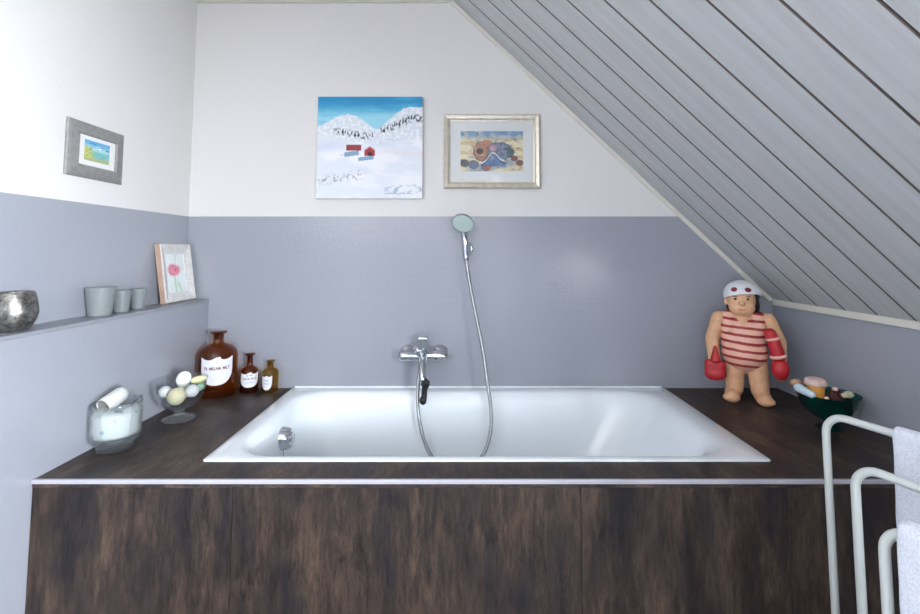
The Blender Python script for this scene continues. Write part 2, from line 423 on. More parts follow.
# ------------------------------------------------------------------ bathtub
def rrect(x0, x1, y0, y1, r, z, n=10, sag=None):
    pts = []
    for cx, cy, a0 in ((x1 - r, y1 - r, 0), (x0 + r, y1 - r, 90), (x0 + r, y0 + r, 180), (x1 - r, y0 + r, 270)):
        for k in range(n + 1):
            a = math.radians(a0 + 90 * k / n); pts.append((cx + r * math.cos(a), cy + r * math.sin(a)))
    out = []
    m = len(pts)
    for i in range(m):
        a = pts[i]; b = pts[(i + 1) % m]
        d = math.hypot(b[0] - a[0], b[1] - a[1]); out.append((a[0], a[1], z))
        if d > .1:
            for q in range(1, 12): out.append((a[0] + (b[0] - a[0]) * q / 12, a[1] + (b[1] - a[1]) * q / 12, z))
    return out
def loft(loops, closed_end=True):
    bm = bmesh.new(); R = [[bm.verts.new(p) for p in L] for L in loops]
    n = len(R[0])
    for a, b in zip(R, R[1:]):
        for k in range(n): bm.faces.new((a[k], a[(k + 1) % n], b[(k + 1) % n], b[k]))
    if closed_end: bm.faces.new(R[-1])
    return bm
tub = thing('bathtub', (TX0, TY0, 0), 'white enamel built-in bathtub set into the dark wood surround', 'bathtub')
zr = ZD + .0045
L = [rrect(TX0, TX1, TY0, TY1, .012, ZD + .0003), rrect(TX0, TX1, TY0, TY1, .012, zr - .0015), rrect(TX0 + .002, TX1 - .002, TY0 + .002, TY1 - .002, .012, zr)]
#    inner loops: (left, right, front, back insets, corner radius, z)
for l, r, f, bk, c, z in ((.050, .075, .026, .050, .13, zr), (.058, .088, .032, .058, .135, zr - .002), (.066, .102, .038, .066, .14, zr - .008), (.072, .118, .044, .074, .145, zr - .02),
                          (.078, .140, .052, .084, .15, zr - .05), (.088, .200, .066, .096, .155, zr - .14), (.104, .290, .084, .110, .16, zr - .26), (.125, .370, .106, .124, .16, zr - .36),
                          (.160, .430, .14, .155, .15, zr - .405), (.22, .50, .20, .21, .12, zr - .42)):
    L.append(rrect(TX0 + l, TX1 - r, TY0 + f, TY1 - bk, c, z))
bm = loft(L)
basin = mesh_obj('basin', loc(bm, tub), m_enamel, tub, smooth=True)
sol = basin.modifiers.new('thickness', 'SOLIDIFY'); sol.thickness = .004; sol.offset = -1 
# overflow knob on the inner left end
kx = TX0 + .082
bm = lathe([(0, .036), (.024, .036), (.035, .030), (.040, .020), (.041, .006), (.043, .002), (.043, -.006)], 40, c=(kx + .004, 1.875, .507), M=frame_at((1, -.12, .08)))
for q in range(3): add_ball(bm, (kx + .039, 1.867, .507 + (q - 1) * .021), (.006, .016, .008), 12)
ov = mesh_obj('overflow_knob', loc(bm, tub), m_chrome, tub, smooth=True, angle=40)
mesh_obj('drain_rod', loc(tube([(kx + .012, 1.857, .478), (kx + .018, 1.857, .36)], .0022, 8), tub), m_steel_dull, tub)
# pale sealant bead behind the rim
bm = tube([(TX0 + .01, TY1 + .0012, zr + .002), (TX1 - .01, TY1 + .0012, zr + .002)], .004, 8)
mesh_obj('sealant_bead', loc(bm, tub), m_enamel, tub)

# ------------------------------------------------------------------ mixer tap, hand shower, hose
MX, MZ, MY = -.1735, .758, 2.155
tap = thing('bath_mixer_tap', (MX, YB, MZ), 'chrome wall-mounted bath mixer tap with upright lever above the tub', 'tap')
bm = bmesh.new(); A = frame_at((1, 0, 0))
add_lathe(bm, [(0, -.108), (.014, -.108), (.021, -.104), (.0255, -.094), (.0265, -.075), (.0245, -.050), (.021, -.040), (.021, .040), (.0245, .050), (.0265, .075), (.0255, .094), (.021, .104), (.014, .108), (0, .108)], 32, c=(MX, MY, MZ), M=A)
mesh_obj('body', loc(bm, tap), m_chrome, tap, smooth=True, angle=50)
for s in (-1, 1):
    bm = lathe([(0, 0), (.034, 0), (.034, .006), (.028, .014), (.018, .02), (.018, YB - MY)], 32, c=(MX + s * .075, YB, MZ + .004), M=frame_at((0, -1, 0)))
    mesh_obj('escutcheon', loc(bm, tap), m_chrome, tap, smooth=True, angle=50)
bm = bmesh.new(); add_lathe(bm, [(0, -.02), (.036, -.02), (.037, .010), (.032, .024), (.020, .033), (0, .036)], 32, c=(MX - .014, MY + .010, MZ + .022), M=frame_at((0, -.35, 1)))
mesh_obj('cartridge_cap', loc(bm, tap), m_chrome, tap, smooth=True, angle=50)
bm = bmesh.new(); t = bmesh.new(); add_box(t, (-.023, -.012, 0), (.023, .012, .062), .008, 3); merge(bm, t, 0, Matrix.Translation((MX + .001, MY - .02, MZ + .030)) @ Matrix.Rotation(math.radians(10), 4, 'X'))
mesh_obj('lever', loc(bm, tap), m_chrome, tap, smooth=True, angle=40)
sp = catmull([(MX + .003, MY - .005, MZ), (MX + .004, MY - .045, MZ - .006), (MX + .005, MY - .085, MZ - .022), (MX + .006, MY - .11, MZ - .052), (MX + .008, MY - .118, MZ - .075)], 6)
mesh_obj('spout', loc(tube(sp, lambda i: .0175 - .0035 * i / len(sp), 20), tap), m_chrome, tap, smooth=True, angle=60)
sy = MY - .118
bm = bmesh.new()
add_ball(bm, (-.1535, sy, .668), (.019, .017, .022)); add_capsule(bm, (-.155, sy, .67), (-.160, sy, .60), .013, .012)
add_ball(bm, (-.1635, sy, .600), (.0155, .014, .019)); add_ball(bm, (-.146, sy - .008, .675), .012)
add_tube(bm, [(-.160, sy, .688), (-.1655, sy, .70)], .010, 12)
bm = fuse(bm, .003, 4)
tag(mesh_obj('rubber_nozzle', bm, m_black, smooth=True), 'lumpy black rubber piece hanging below the tap spout', 'rubber nozzle')

HC = Vector((.0045, 2.105, 1.352)); hd = Vector((-.17, -.72, -.62)).normalized()
sh = thing('hand_shower', (.018, YB, 1.21), 'chrome hand shower with round pale spray face in a wall holder', 'hand shower')
H = frame_at(hd)
bm = lathe([(0, -.022), (.02, -.020), (.040, -.010), (.0495, .002), (.0515, .008), (.050, .011), (.046, .0112)], 40, c=HC, M=H)
mesh_obj('shower_head', loc(bm, sh), m_chrome, sh, smooth=True, angle=50)
bm = lathe([(0, .0125), (.040, .012), (.0465, .0105), (.0465, .008)], 40, c=HC, M=H)
for q in range(3):
    for k in range(8 + q * 6):
        a = 2 * PI * k / (8 + q * 6); p = HC + H.to_3x3() @ Vector(((.012 + q * .012) * math.cos(a), (.012 + q * .012) * math.sin(a), .0125)); add_ball(bm, p, .0012, 6)
mesh_obj('spray_face', loc(bm, sh), m_face, sh, smooth=True, angle=50)
hp = catmull([HC - hd * .022 + Vector((0, .004, -.022)), (.0085, 2.138, 1.318), (.0105, 2.144, 1.288), (.0145, 2.146, 1.250), (.0175, 2.15, 1.205)], 6)
mesh_obj('handle', loc(tube(hp, lambda i: .0155 - .0015 * i / 24, 18), sh), m_chrome, sh, smooth=True, angle=60)
mesh_obj('hose_nut', loc(lathe([(0, .03), (.0125, .03), (.0135, .022), (.0125, .008), (.009, .0), (0, 0)], 20, c=(.019, 2.151, 1.178)), sh), m_chrome, sh, smooth=True, angle=40)
bm = tube([(.030, YB, 1.235), (.030, 2.172, 1.235)], .017, 20); add_tube(bm, [(.026, 2.180, 1.262), (.029, 2.170, 1.205)], .0145, 18)
add_lathe(bm, [(0, 0), (.024, 0), (.024, .006), (.017, .012)], 28, c=(.030, YB, 1.235), M=frame_at((0, -1, 0)))
mesh_obj('wall_holder', loc(bm, sh), m_chrome, sh, smooth=True, angle=40)
hose = catmull([(.0195, 2.151, 1.182), (.023, 2.15, 1.155), (.0398, 2.135, 1.0522), (.0655, 2.115, .9238), (.0904, 2.09, .799), (.1067, 2.075, .6751), (.1226, 2.06, .5535), (.1174, 2.05, .4546), (.085, 2.04, .375), (.02, 2.035, .320), (-.05, 2.035, .308),
                (-.1206, 2.04, .3654), (-.1592, 2.05, .4342), (-.1826, 2.06, .5296), (-.1892, 2.08, .6067), (-.187, 2.115, .69), (-.184, 2.14, .735)], 10)
hose = resample(hose, .0022)
tag(mesh_obj('shower_hose', tube(hose, lambda i: .0078 + (.0011 if i % 3 == 0 else -.0004), 10), m_steel_dull, smooth=True),
    'flexible silver shower hose looping down into the white tub', 'shower hose')

# ------------------------------------------------------------------ pictures
def vcol_mat(name, rough=.6):
    m, nt, b = new_mat(name); a = N(nt, 'ShaderNodeAttribute'); a.attribute_name = 'paint'
    nt.links.new(a.outputs['Color'], b.inputs['Base Color']); b.inputs['Roughness'].default_value = rough
    v = coords(nt); n = N(nt, 'ShaderNodeTexNoise'); n.inputs['Scale'].default_value = 120; nt.links.new(v, n.inputs['Vector'])
    bump(nt, b, n.outputs[0], .12, .001); return m
m_paint = vcol_mat('painted picture')
def painting(name, w, h, fn, parent, M, nu=150, nv=150):
    """a flat painted sheet; fn(u,v) gives the pigment (0..255) with v up"""
    me = bpy.data.meshes.new(name); V = []; F = []; C = []
    for j in range(nv + 1):
        for i in range(nu + 1):
            u, v = i / nu, j / nv
            V.append(M @ Vector(((u - .5) * w, 0, (v - .5) * h))); c = fn(u, v)
            C += [lin(max(0, min(255, c[0]))), lin(max(0, min(255, c[1]))), lin(max(0, min(255, c[2]))), 1]
    for j in range(nv):
        for i in range(nu):
            a = j * (nu + 1) + i; F.append((a, a + 1, a + nu + 2, a + nu + 1))
    me.from_pydata(V, [], F); at = me.color_attributes.new('paint', 'FLOAT_COLOR', 'POINT'); at.data.foreach_set('color', C)
    me.materials.append(m_paint); o = bpy.data.objects.new(name, me); COL.objects.link(o)
    if parent: o.parent = parent
    return o
def mix(a, b, t):
    t = max(0, min(1, t)); return tuple(x + (y - x) * t for x, y in zip(a, b))
def nz(u, v, s=1, k=0): return noise.noise(Vector((u * s, v * s, k)))
def fb(u, v, s=1, k=0): return nz(u, v, s, k) + .5 * nz(u, v, s * 2.1, k + 3) + .25 * nz(u, v, s * 4.3, k + 7)
def sst(a, b, x):
    t = max(0, min(1, (x - a) / (b - a))); return t * t * (3 - 2 * t)
def snow(u, v):
    y = 1 - v                                       # y down
    sky = mix((24, 132, 182), (150, 208, 226), sst(.03, .22, y + .03 * fb(u, v * 3, 4)))
    sky = mix(sky, (84, 174, 210), sst(.1, .6, fb(u * .6, v * 6, 5, 2)) * .5)
    c = sky
    def hill(u0, pk, w, base): return base - pk * math.exp(-((u - u0) / w) ** 2)
    hl = .345 - .165 * math.exp(-(abs(u - .29) / .205) ** 2.5) - .03 * (1 - sst(0, .3, u)) + .012 * fb(u, 0, 22, 1)
    hr = .34 - .235 * sst(.50, .88, u) + .012 * fb(u, 0, 26, 5) + (.03 * sst(.5, .53, u) if u < .53 else 0)
    snowc = (236, 238, 243)
    top = min(hl, hr if u > .5 else 9)
    if y > top:
        c = mix((214, 220, 228), snowc, sst(-.2, .35, fb(u, v, 34, 4)))
        dl = .40 - .03 * math.sin((u - .1) * 7); d = abs(y - (.345 + .045 * sst(.15, .5, u)))
        if .13 < u < .53: c = mix(c, (48, 50, 54), (1 - sst(.012, .045, d)) * sst(-.05, .3, nz(u, v * .5, 60, 2)) * sst(.12, .2, u))
        if u > .58:
            d = abs(y - (.335 - .12 * sst(.58, .95, u))); c = mix(c, (46, 52, 60), (1 - sst(.016, .05, d)) * sst(-.12, .25, nz(u, v * .5, 62, 9)) * sst(.57, .63, u))
    gl = .36 + .08 * sst(.0, .5, u) - .05 * sst(.55, 1, u)
    if y > gl:
        b = mix((226, 230, 238), (240, 240, 243), sst(-.3, .4, fb(u * .7, v * 2.2, 4, 8)))
        if u > .5: b = mix(b, (196, 208, 224), (1 - sst(.0, .13, abs(y - .40 + .10 * (u - .6)))) * (1 - sst(.6, 1.0, u)) * .9)
        b = mix(b, (214, 220, 234), (1 - sst(.0, .10, abs(y - .50 + .12 * u))) * (1 - sst(.1, .45, u)))
        b = mix(b, (232, 224, 224), (1 - sst(.0, .03, abs(y - .53 - .10 * (u - .5)))) * sst(.5, .9, u))
        c = mix(c, b, sst(gl, gl + .05, y))
    # low shrubs in the snow
    d = abs(y - (.83 - .16 * (u - .05))); c = mix(c, (150, 148, 158), (1 - sst(.01, .07, d)) * sst(.08, .35, fb(u * 1.5, v, 26, 6)) * (1 - sst(.40, .50, u)) * .8)
    d = abs(y - (.93 - .05 * (u - .5))); c = mix(c, (150, 168, 196), (1 - sst(.01, .06, d)) * sst(.0, .35, fb(u, v * 2, 22, 12)) * sst(.55, .68, u) * .75)
    # sheds with blue shadows
    if .225 < u < .40 and abs(y - .555 - (.40 - u) * .14) < .022 - .02 * (u < .26): c = (128, 160, 186)
    if .39 < u < .54 and abs(y - .602 - (.54 - u) * .12) < .018: c = (128, 160, 186)
    if .278 < u < .418 and .478 < y < .535: c = (150, 44, 52) if y > .497 else (126, 50, 58)
    if .45 < u < .552 and y < .585 and y > .488 + abs(u - .501) * .72:
        c = (158, 42, 48)
        if y < .502 + abs(u - .501) * .72: c = (198, 150, 152)
        if abs(u - .503) < .02 and y > .548: c = (58, 16, 26)
    if y > .94 and .66 < u < .9 and abs(y - .953 - .006 * math.sin(u * 150) * math.sin(u * 37)) < .004: c = (150, 160, 178)
    return c
pic = thing('snow_picture', (-.432, YB, 1.71), 'unframed square canvas painting of red sheds in a snowy valley', 'painting')
mesh_obj('canvas', box((-.2475, -.024, -.242), (.2475, 0, .242), .002), m_paper, pic)
painting('painted_face', .493, .482, snow, pic, Matrix.Translation((0, -.0247, 0)), 190, 190)

def pframe(name, w, h, bw, depth, mat, parent, M, lip=.004, prof=None):
    """mitred frame; profile runs from outer back edge to inner edge; picture plane is local XZ, front -Y"""
    prof = prof or [(0, 0), (0, depth), (bw * .12, depth + .002), (bw * .9, depth * .45), (bw, depth * .40), (bw, 0)]
    bm = bmesh.new(); R = []
    for d, y in prof:
        a, b = w / 2 - d, h / 2 - d
        R.append([bm.verts.new(M @ Vector(p)) for p in ((-a, -y, -b), (a, -y, -b), (a, -y, b), (-a, -y, b))])
    for p, q in zip(R, R[1:] + R[:1]):
        for k in range(4): bm.faces.new((p[k], p[(k + 1) % 4], q[(k + 1) % 4], q[k]))
    return mesh_obj(name, bm, mat, parent)
I4 = Matrix.Identity(4)
def flat(w, h, y, M=I4, t=.002):
    bm = bmesh.new(); add_box(bm, (-w / 2, y - t, -h / 2), (w / 2, y, h / 2)); bmesh.ops.transform(bm, matrix=M, verts=bm.verts[:]); return bm
# champagne frame with beach watercolour
def shells(u, v):
    y = 1 - v; c = mix((112, 146, 186), (168, 186, 196), sst(0, .22, y + .05 * fb(u, v, 6)))
    sand = mix((236, 222, 188), (214, 188, 140), sst(.1, .5, math.sin((y * 26 + 3.2 * fb(u, v, 2.2, 3) - 4 * u)) * .5 + .1))
    c = mix(c, (226, 214, 190), sst(.0, .5, fb(u, v, 8, 11)) * .6)
    c = mix(c, sand, sst(.10, .26, y + .05 * fb(u, v, 5, 4)))
    c = mix(c, (238, 226, 196), sst(.62, .95, y) * .6)
    c = mix(c, (112, 130, 162), (1 - sst(.05, .14, abs(y - .84 + .3 * (u - .6)))) * sst(.05, .2, u) * (1 - sst(.8, 1, u)) * .55)
    def el(cx, cy, rx, ry, col, edge=(50, 46, 60), rot=0):
        nonlocal c
        dx, dy = u - cx, (y - cy) ; a = math.radians(rot); X = (dx * math.cos(a) + dy * .64 * math.sin(a)) / rx; Y = (-dx * math.sin(a) / .64 + dy * math.cos(a)) / ry
        d = math.hypot(X, Y) + .05 * fb(u, v, 16, cx * 9)
        if d < 1: c = mix(col, edge, sst(.72, 1, d) * .75)
    el(.50, .76, .17, .12, (88, 116, 158)); el(.61, .5, .215, .23, (124, 138, 158), (66, 74, 92)); el(.76, .53, .10, .13, (62, 92, 100))
    el(.66, .60, .10, .15, (120, 132, 156), (76, 84, 108), 35)
    el(.325, .50, .125, .25, (176, 124, 96), (104, 66, 60)); el(.42, .31, .09, .10, (196, 132, 98), (176, 110, 84)); el(.31, .50, .055, .075, (66, 42, 44))
    el(.525, .42, .085, .10, (178, 140, 156), (90, 62, 90)); el(.51, .44, .045, .05, (206, 170, 178), (178, 140, 156))
    wv = .80 - .26 * math.exp(-((u - .52) / .10) ** 2) - .05 * (u > .52) * sst(.52, .7, u)
    if .32 < u < .72 and y > wv and y < wv + .16: c = mix((48, 60, 92), (104, 132, 176), sst(0, .12, y - wv))
    if .32 < u < .72 and abs(y - wv) < .022: c = (226, 228, 232)
    c = mix(c, mix(c, (40, 40, 60), .35), sst(.1, .7, fb(u, v, 13, 21))); c = mix(c, mix(c, (240, 230, 220), .4), sst(.15, .7, fb(u, v, 11, 31)))
    for cx, cy, r, col in ((.065, .80, .075, (74, 74, 82)), (.205, .835, .085, (92, 104, 132)), (.86, .68, .055, (132, 78, 70)), (.945, .79, .06, (138, 84, 76)), (.41, .92, .06, (150, 84, 66)), (.45, .90, .04, (166, 100, 80))):
        el(cx, cy, r, r * 1.25, col)
    return c
fr = thing('framed_picture', (.1405, YB, 1.692), 'champagne framed beach shell watercolour in a wide white mat', 'picture')
pframe('frame', .452, .351, .031, .02, m_fr_gold, fr, I4, prof=[(0, 0), (0, .019), (.006, .024), (.02, .021), (.026, .014), (.031, .013), (.031, 0)])
mesh_obj('mat', flat(.392, .291, -.006), m_paper, fr)
painting('watercolour', .295, .192, shells, fr, Matrix.Translation((0, -.0086, .002)), 150, 100)
mesh_obj('glass_pane', flat(.392, .291, -.0105, t=.001), m_pane, fr)
# left wall frame
def lake(u, v):
    y = 1 - v
    c = mix((92, 160, 206), (178, 212, 214), sst(.0, .5, y + .1 * fb(u, v, 4))); c = mix(c, (236, 246, 250), (1 - sst(.05, .16, math.hypot(u - .55, (y - .3) * 1.3))) * .9)
    c = mix(c, (64, 132, 178), sst(.15, .6, fb(u, v * 2, 5, 4)) * (1 - sst(.3, .5, y)))
    c = mix(c, (126, 190, 186), sst(.42, .55, y)); c = mix(c, (78, 150, 164), sst(.0, .6, fb(u, v * 4, 6, 8)) * sst(.45, .6, y))
    c = mix(c, (196, 196, 118), (1 - sst(.12, .45, u + (.5 - y) * .25)) * sst(.25, .4, y)); c = mix(c, (120, 150, 80), sst(.05, .5, fb(u, v, 10, 2)) * (1 - sst(.2, .5, u)) * sst(.3, .5, y))
    c = mix(c, (170, 176, 130), sst(.82, .95, y + .1 * u)); return c
ML = Matrix.Rotation(PI / 2, 4, 'Z')                  # local XZ picture plane turned to face the room from the left wall
fl = thing('framed_picture', (XL, 1.636, 1.564), 'small grey framed seaside picture alone on the left wall', 'picture', PI / 2)
pframe('frame', .254, .187, .043, .014, m_fr_grey, fl, I4, prof=[(0, 0), (0, .006), (.003, .009), (.012, .012), (.038, .0165), (.0405, .0165), (.043, .010), (.043, 0)])
mesh_obj('mat', flat(.172, .105, -.006), m_paper, fl)
painting('picture_print', .114, .070, lake, fl, Matrix.Translation((0, -.0086, .002)), 90, 60)
# flower frame on the ledge
def tulip(u, v):
    y = 1 - v; c = mix((232, 236, 236), (222, 232, 226), sst(-.2, .4, fb(u, v, 4, 2)))
    c = mix(c, (158, 190, 156), (1 - sst(.01, .05, abs(u - (.42 + .10 * (y - .5))))) * sst(.5, .56, y) * .8)
    c = mix(c, (176, 204, 176), (1 - sst(.02, .10, abs(u - (.72 - .5 * (1 - y))))) * sst(.6, .8, y) * .6); c = mix(c, (188, 200, 176), (1 - sst(.0, .05, abs(u - .62 + .4 * y))) * (1 - sst(.25, .4, y)) * .5)
    d = math.hypot((u - .43) / .29, (y - .42) / .14) + .12 * fb(u, v, 6, 5)
    if d < 1: c = mix((226, 140, 158), (204, 92, 118), sst(.0, .5, fb(u, v, 9, 3))); c = mix(c, (238, 170, 180), (1 - sst(.0, .07, abs(u - .45 - .15 * math.sin(y * 25)))) * .7)
    c = mix(c, (224, 150, 164), (1 - sst(.1, .3, abs(d - 1.05))) * .35); return c
ff = thing('flower_picture', (-1.2225, 2.085, 1.0070), 'whitewashed wood frame with a pink tulip leaning on the grey sill', 'picture', PI / 2)
lean = Matrix.Rotation(math.radians(-8.6), 4, 'X') @ Matrix.Translation((0, .018, .125))
bm_f = pframe('frame', .220, .25, .042, .022, m_fr_wash, ff, lean, prof=[(.001, .002), (.001, .0225), (.004, .0245), (.038, .0125), (.042, .012), (.042, .002)])
pframe('frame_side', .221, .2502, .004, .020, m_fr_side, ff, lean, prof=[(0, 0), (0, .0215), (.004, .0218), (.004, 0)])
mesh_obj('backing', flat(.215, .24, 0, lean, .004), m_fr_side, ff)
painting('flower_print', .138, .168, tulip, ff, lean @ Matrix.Translation((0, -.0086, 0)), 70, 110)

# ------------------------------------------------------------------ things on the sill
def jitter(bm, amp, s, k=0):
    for v in bm.verts:
        v.co += Vector((nz(v.co.x, v.co.y, s, v.co.z * s + k), nz(v.co.y, v.co.z, s, v.co.x * s + k + 5), 0)) * amp
bm = lathe([(0, 0), (.026, 0), (.031, .003), (.040, .014), (.048, .032), (.051, .050), (.0505, .066), (.047, .086), (.043, .100), (.0415, .1055), (.039, .107), (.0385, .102), (.044, .08), (.047, .05), (.036, .014), (0, .006)], 64)
jitter(bm, .0016, 45)
o = mesh_obj('silver_bowl', bm, m_silver, smooth=True); o.location = (-1.2255, 1.315, 1.004)
tag(o, 'round antique silver bowl at the near end of the grey sill', 'bowl')
def votive(loc_, rt, rb, h, label):
    prof = [(0, 0), (rb - .003, 0), (rb, .003)]
    for k in range(1, 25):
        t = k / 25; prof.append((rb + (rt - rb) * t + (.0005 if k % 2 else -.0005), .003 + (h - .003) * t))
    prof += [(rt, h - .001), (rt - .002, h), (rt - .004, h - .002), (rb - .004, .012), (0, .010)]
    bm = lathe(prof, 48); o = mesh_obj('tealight_glass', bm, m_frost, smooth=True, angle=70); o.location = loc_
    return tag(o, label, 'tealight glass', 'frosted grey tealight glasses on the sill')
votive((-1.228, 1.628, 1.004), .0445, .0335, .097, 'largest frosted grey tealight glass, nearest the silver bowl')
votive((-1.229, 1.732, 1.004), .030, .023, .078, 'smaller frosted grey tealight glass just behind the largest one')
votive((-1.228, 1.820, 1.004), .030, .022, .078, 'smaller frosted grey tealight glass nearest the flower picture')

# ------------------------------------------------------------------ apothecary bottles
def text_mesh(s, size):
    cu = bpy.data.curves.new('t', 'FONT'); cu.body = s; cu.size = size; cu.align_x = 'CENTER'; cu.align_y = 'CENTER'; cu.extrude = 0; cu.offset = size * .022
    o = bpy.data.objects.new('t', cu); COL.objects.link(o)
    dg = bpy.context.evaluated_depsgraph_get(); me = bpy.data.meshes.new_from_object(o.evaluated_get(dg))
    bm = bmesh.new(); bm.from_mesh(me); bpy.data.objects.remove(o); bpy.data.meshes.remove(me); bpy.data.curves.remove(cu)
    bmesh.ops.subdivide_edges(bm, edges=[e for e in bm.edges if e.calc_length() > size * .25], cuts=2)
    return bm
def bottle(loc_, prof, rb, glassm, label, face, half, zb, zt, dip, texts, stopper):
    o = thing('apothecary_bottle', loc_, label, 'bottle', group='amber apothecary bottles in the corner')
    mesh_obj('glass_body', lathe(prof, 56), glassm, o, smooth=True, angle=50)
    nu, nv = 40, 24; bm = bmesh.new(); G = []
    R = rb + .0008
    for i in range(nu + 1):
        u = -1 + 2 * i / nu; a = face + u * half
        top = zt - dip * math.sin(PI * abs(u)) ** 1 ; bot = zb + (zt - zb) * .55 * (1 - math.sqrt(max(0, 1 - abs(u) ** 2.4)))
        G.append([bm.verts.new((R * math.sin(a), -R * math.cos(a), bot + (top - bot) * j / nv)) for j in range(nv + 1)])
    for i in range(nu):
        for j in range(nv): bm.faces.new((G[i][j], G[i + 1][j], G[i + 1][j + 1], G[i][j + 1]))
    lb = mesh_obj('paper_label', bm, m_label, o, smooth=True)
    for s, size, z, m, sq in texts:
        bm = text_mesh(s, size); R2 = rb + .0014
        for v in bm.verts:
            a = face + v.co.x * sq / R2; v.co = Vector((R2 * math.sin(a), -R2 * math.cos(a), z + v.co.y))
        mesh_obj('lettering', bm, m, lb)
    mesh_obj('stopper', lathe(stopper, 40), glassm, o, smooth=True, angle=50)
    return o
rb = .0805
bottle((-1.074, 2.128, ZD), [(0, .004), (.066, .004), (.070, 0), (.076, .002), (rb, .010), (rb, .165), (.079, .178), (.072, .194), (.058, .207), (.040, .214), (.026, .219), (.0225, .226), (.0215, .252), (.024, .260), (.034, .264), (.035, .268), (.030, .270), (.018, .262), (.017, .23)],
       rb, m_amber_big, 'large amber apothecary bottle with a shield label beside the glass bowl', math.radians(24), math.radians(47), .056, .174, .012,
       [('TR. MELAM. ME.T', .0170, .126, m_ink_red, .83), ('+', .013, .152, m_ink_gold, 1)], [(0, .272), (.030, .272), (.0335, .2705), (.0335, .269), (.017, .268), (.0165, .235), (0, .233)])
rb = .0375
bottle((-.950, 2.168, ZD), [(0, .003), (.031, .003), (.033, 0), (.036, .001), (rb, .005), (rb, .084), (.0365, .092), (.032, .101), (.022, .109), (.015, .113), (.0125, .118), (.012, .152), (.014, .158), (.021, .161), (.0215, .164), (.018, .166), (.010, .160), (.0095, .12)],
       rb, m_amber_red, 'middle-sized red-amber apothecary bottle between the large and the small one', math.radians(22), math.radians(66), .026, .090, .007,
       [('U  W', .0100, .077, m_ink, 1), ('TRACH. M. LE', .0105, .063, m_ink, .92), ('~~ ~~', .012, .048, m_ink_blue, 1)], [(0, .168), (.018, .168), (.0205, .1665), (.0205, .165), (.0095, .164), (.009, .125), (0, .124)])
md = [o for o in bpy.data.objects if o.get('label', '').startswith('middle-sized')][0]
mesh_obj('liquid', lathe([(0, .005), (.033, .005), (.0355, .008), (.0355, .030), (0, .030)], 40), simple('dark tincture', rgb(30, 20, 22), .2), md, smooth=True, angle=40)
rb = .0355
bottle((-.858, 2.170, ZD), [(0, .003), (.029, .003), (.031, 0), (.034, .001), (rb, .005), (rb, .082), (.0345, .089), (.028, .097), (.019, .101), (.0145, .105), (.0135, .110), (.0135, .122), (.0155, .127), (.0195, .131), (.0195, .134), (.016, .135), (.011, .13), (.0105, .108)],
       rb, m_amber_pale, 'smallest olive-amber apothecary bottle nearest the tub corner', math.radians(-4), math.radians(38), .014, .076, .005,
       [('T.O', .011, .054, m_ink_blue, 1), ('=====', .009, .041, m_ink_blue, 1)], [(0, .1375), (.016, .1375), (.0185, .136), (.0185, .1345), (.0105, .134), (.0100, .110), (0, .109)])

# ------------------------------------------------------------------ glass jar with bath salt and scoop
JX, JY = -1.0975, 1.548
jar = thing('glass_jar', (JX, JY, ZD), 'thick clear glass jar on a stepped base holding white bath salt', 'jar')
bm = lathe([(0, 0), (.044, 0), (.049, .003), (.050, .010), (.049, .024), (.050, .028), (.064, .031), (.068, .036), (.0695, .05), (.0705, .143), (.0695, .1465), (.0675, .1465), (.0665, .142), (.0655, .052), (.062, .044), (0, .042), (0, 0)], 64)
mesh_obj('glass_body', bm, m_jar, jar, smooth=True, angle=40)
def salt_mat():
    m, nt, b = new_mat('flecked bath salt'); v = coords(nt)
    w = N(nt, 'ShaderNodeTexVoronoi'); w.inputs['Scale'].default_value = 34; nt.links.new(v, w.inputs['Vector'])
    r = N(nt, 'ShaderNodeValToRGB'); e = r.color_ramp.elements; e[0].position = .12; e[0].color = rgb(150, 170, 192); e[1].position = .26; e[1].color = rgb(220, 224, 222)
    nt.links.new(w.outputs['Distance'], r.inputs[0]); nt.links.new(r.outputs[0], b.inputs['Base Color'])
    n = N(nt, 'ShaderNodeTexNoise'); n.inputs['Scale'].default_value = 260; nt.links.new(v, n.inputs['Vector']); bump(nt, b, n.outputs[0], .5, .002)
    b.inputs['Roughness'].default_value = .7; return m
bm = lathe([(0, .045), (.058, .045), (.0625, .050), (.0635, .056), (.0640, .112), (.060, .117), (.03, .120), (0, .119)], 48)
jitter(bm, .0012, 60)
o = mesh_obj('bath_salt', bm, salt_mat(), smooth=True); o.location = (JX, JY, ZD); tag(o, 'white bath salt with blue flecks filling the clear glass jar', 'bath salt', kind='stuff')
m_porc = simple('white porcelain', rgb(196, 196, 192), .3, nscale=30, var=.03, bstr=.04)
a = Vector((-1.110, 1.506, .7425)); b2 = Vector((-1.097, 1.572, .766)); d = (b2 - a).normalized(); LN = (b2 - a).length
bm = lathe([(.0215, 0), (.0232, -.001), (.0240, .002), (.0243, LN * .6), (.0236, LN * .9), (.018, LN + .006), (0, LN + .009), (0, LN + .004), (.014, LN), (.0205, LN * .85), (.0215, LN * .5), (.0213, .002), (.0215, 0)], 40, c=a, M=frame_at(d))
scp = tag(mesh_obj('salt_scoop', bm, m_porc, smooth=True, angle=60), 'white tubular scoop lying on the bath salt in the jar', 'scoop')
bm = lathe([(.0211, .002), (.0211, LN * .5), (.0200, LN * .85), (0, LN * .98)], 40, c=a, M=frame_at(d))
mesh_obj('bore', bm, simple('grey bore shade', rgb(128, 128, 124), .4), scp, smooth=True)  # grey colour paints in the shade inside the white scoop
bm = tube(catmull([(-1.066, 1.525, .726), (-1.056, 1.540, .733), (-1.047, 1.560, .744), (-1.039, 1.580, .757)], 5), .0035, 10); add_ball(bm, (-1.071, 1.516, .724), (.012, .010, .004), 16)
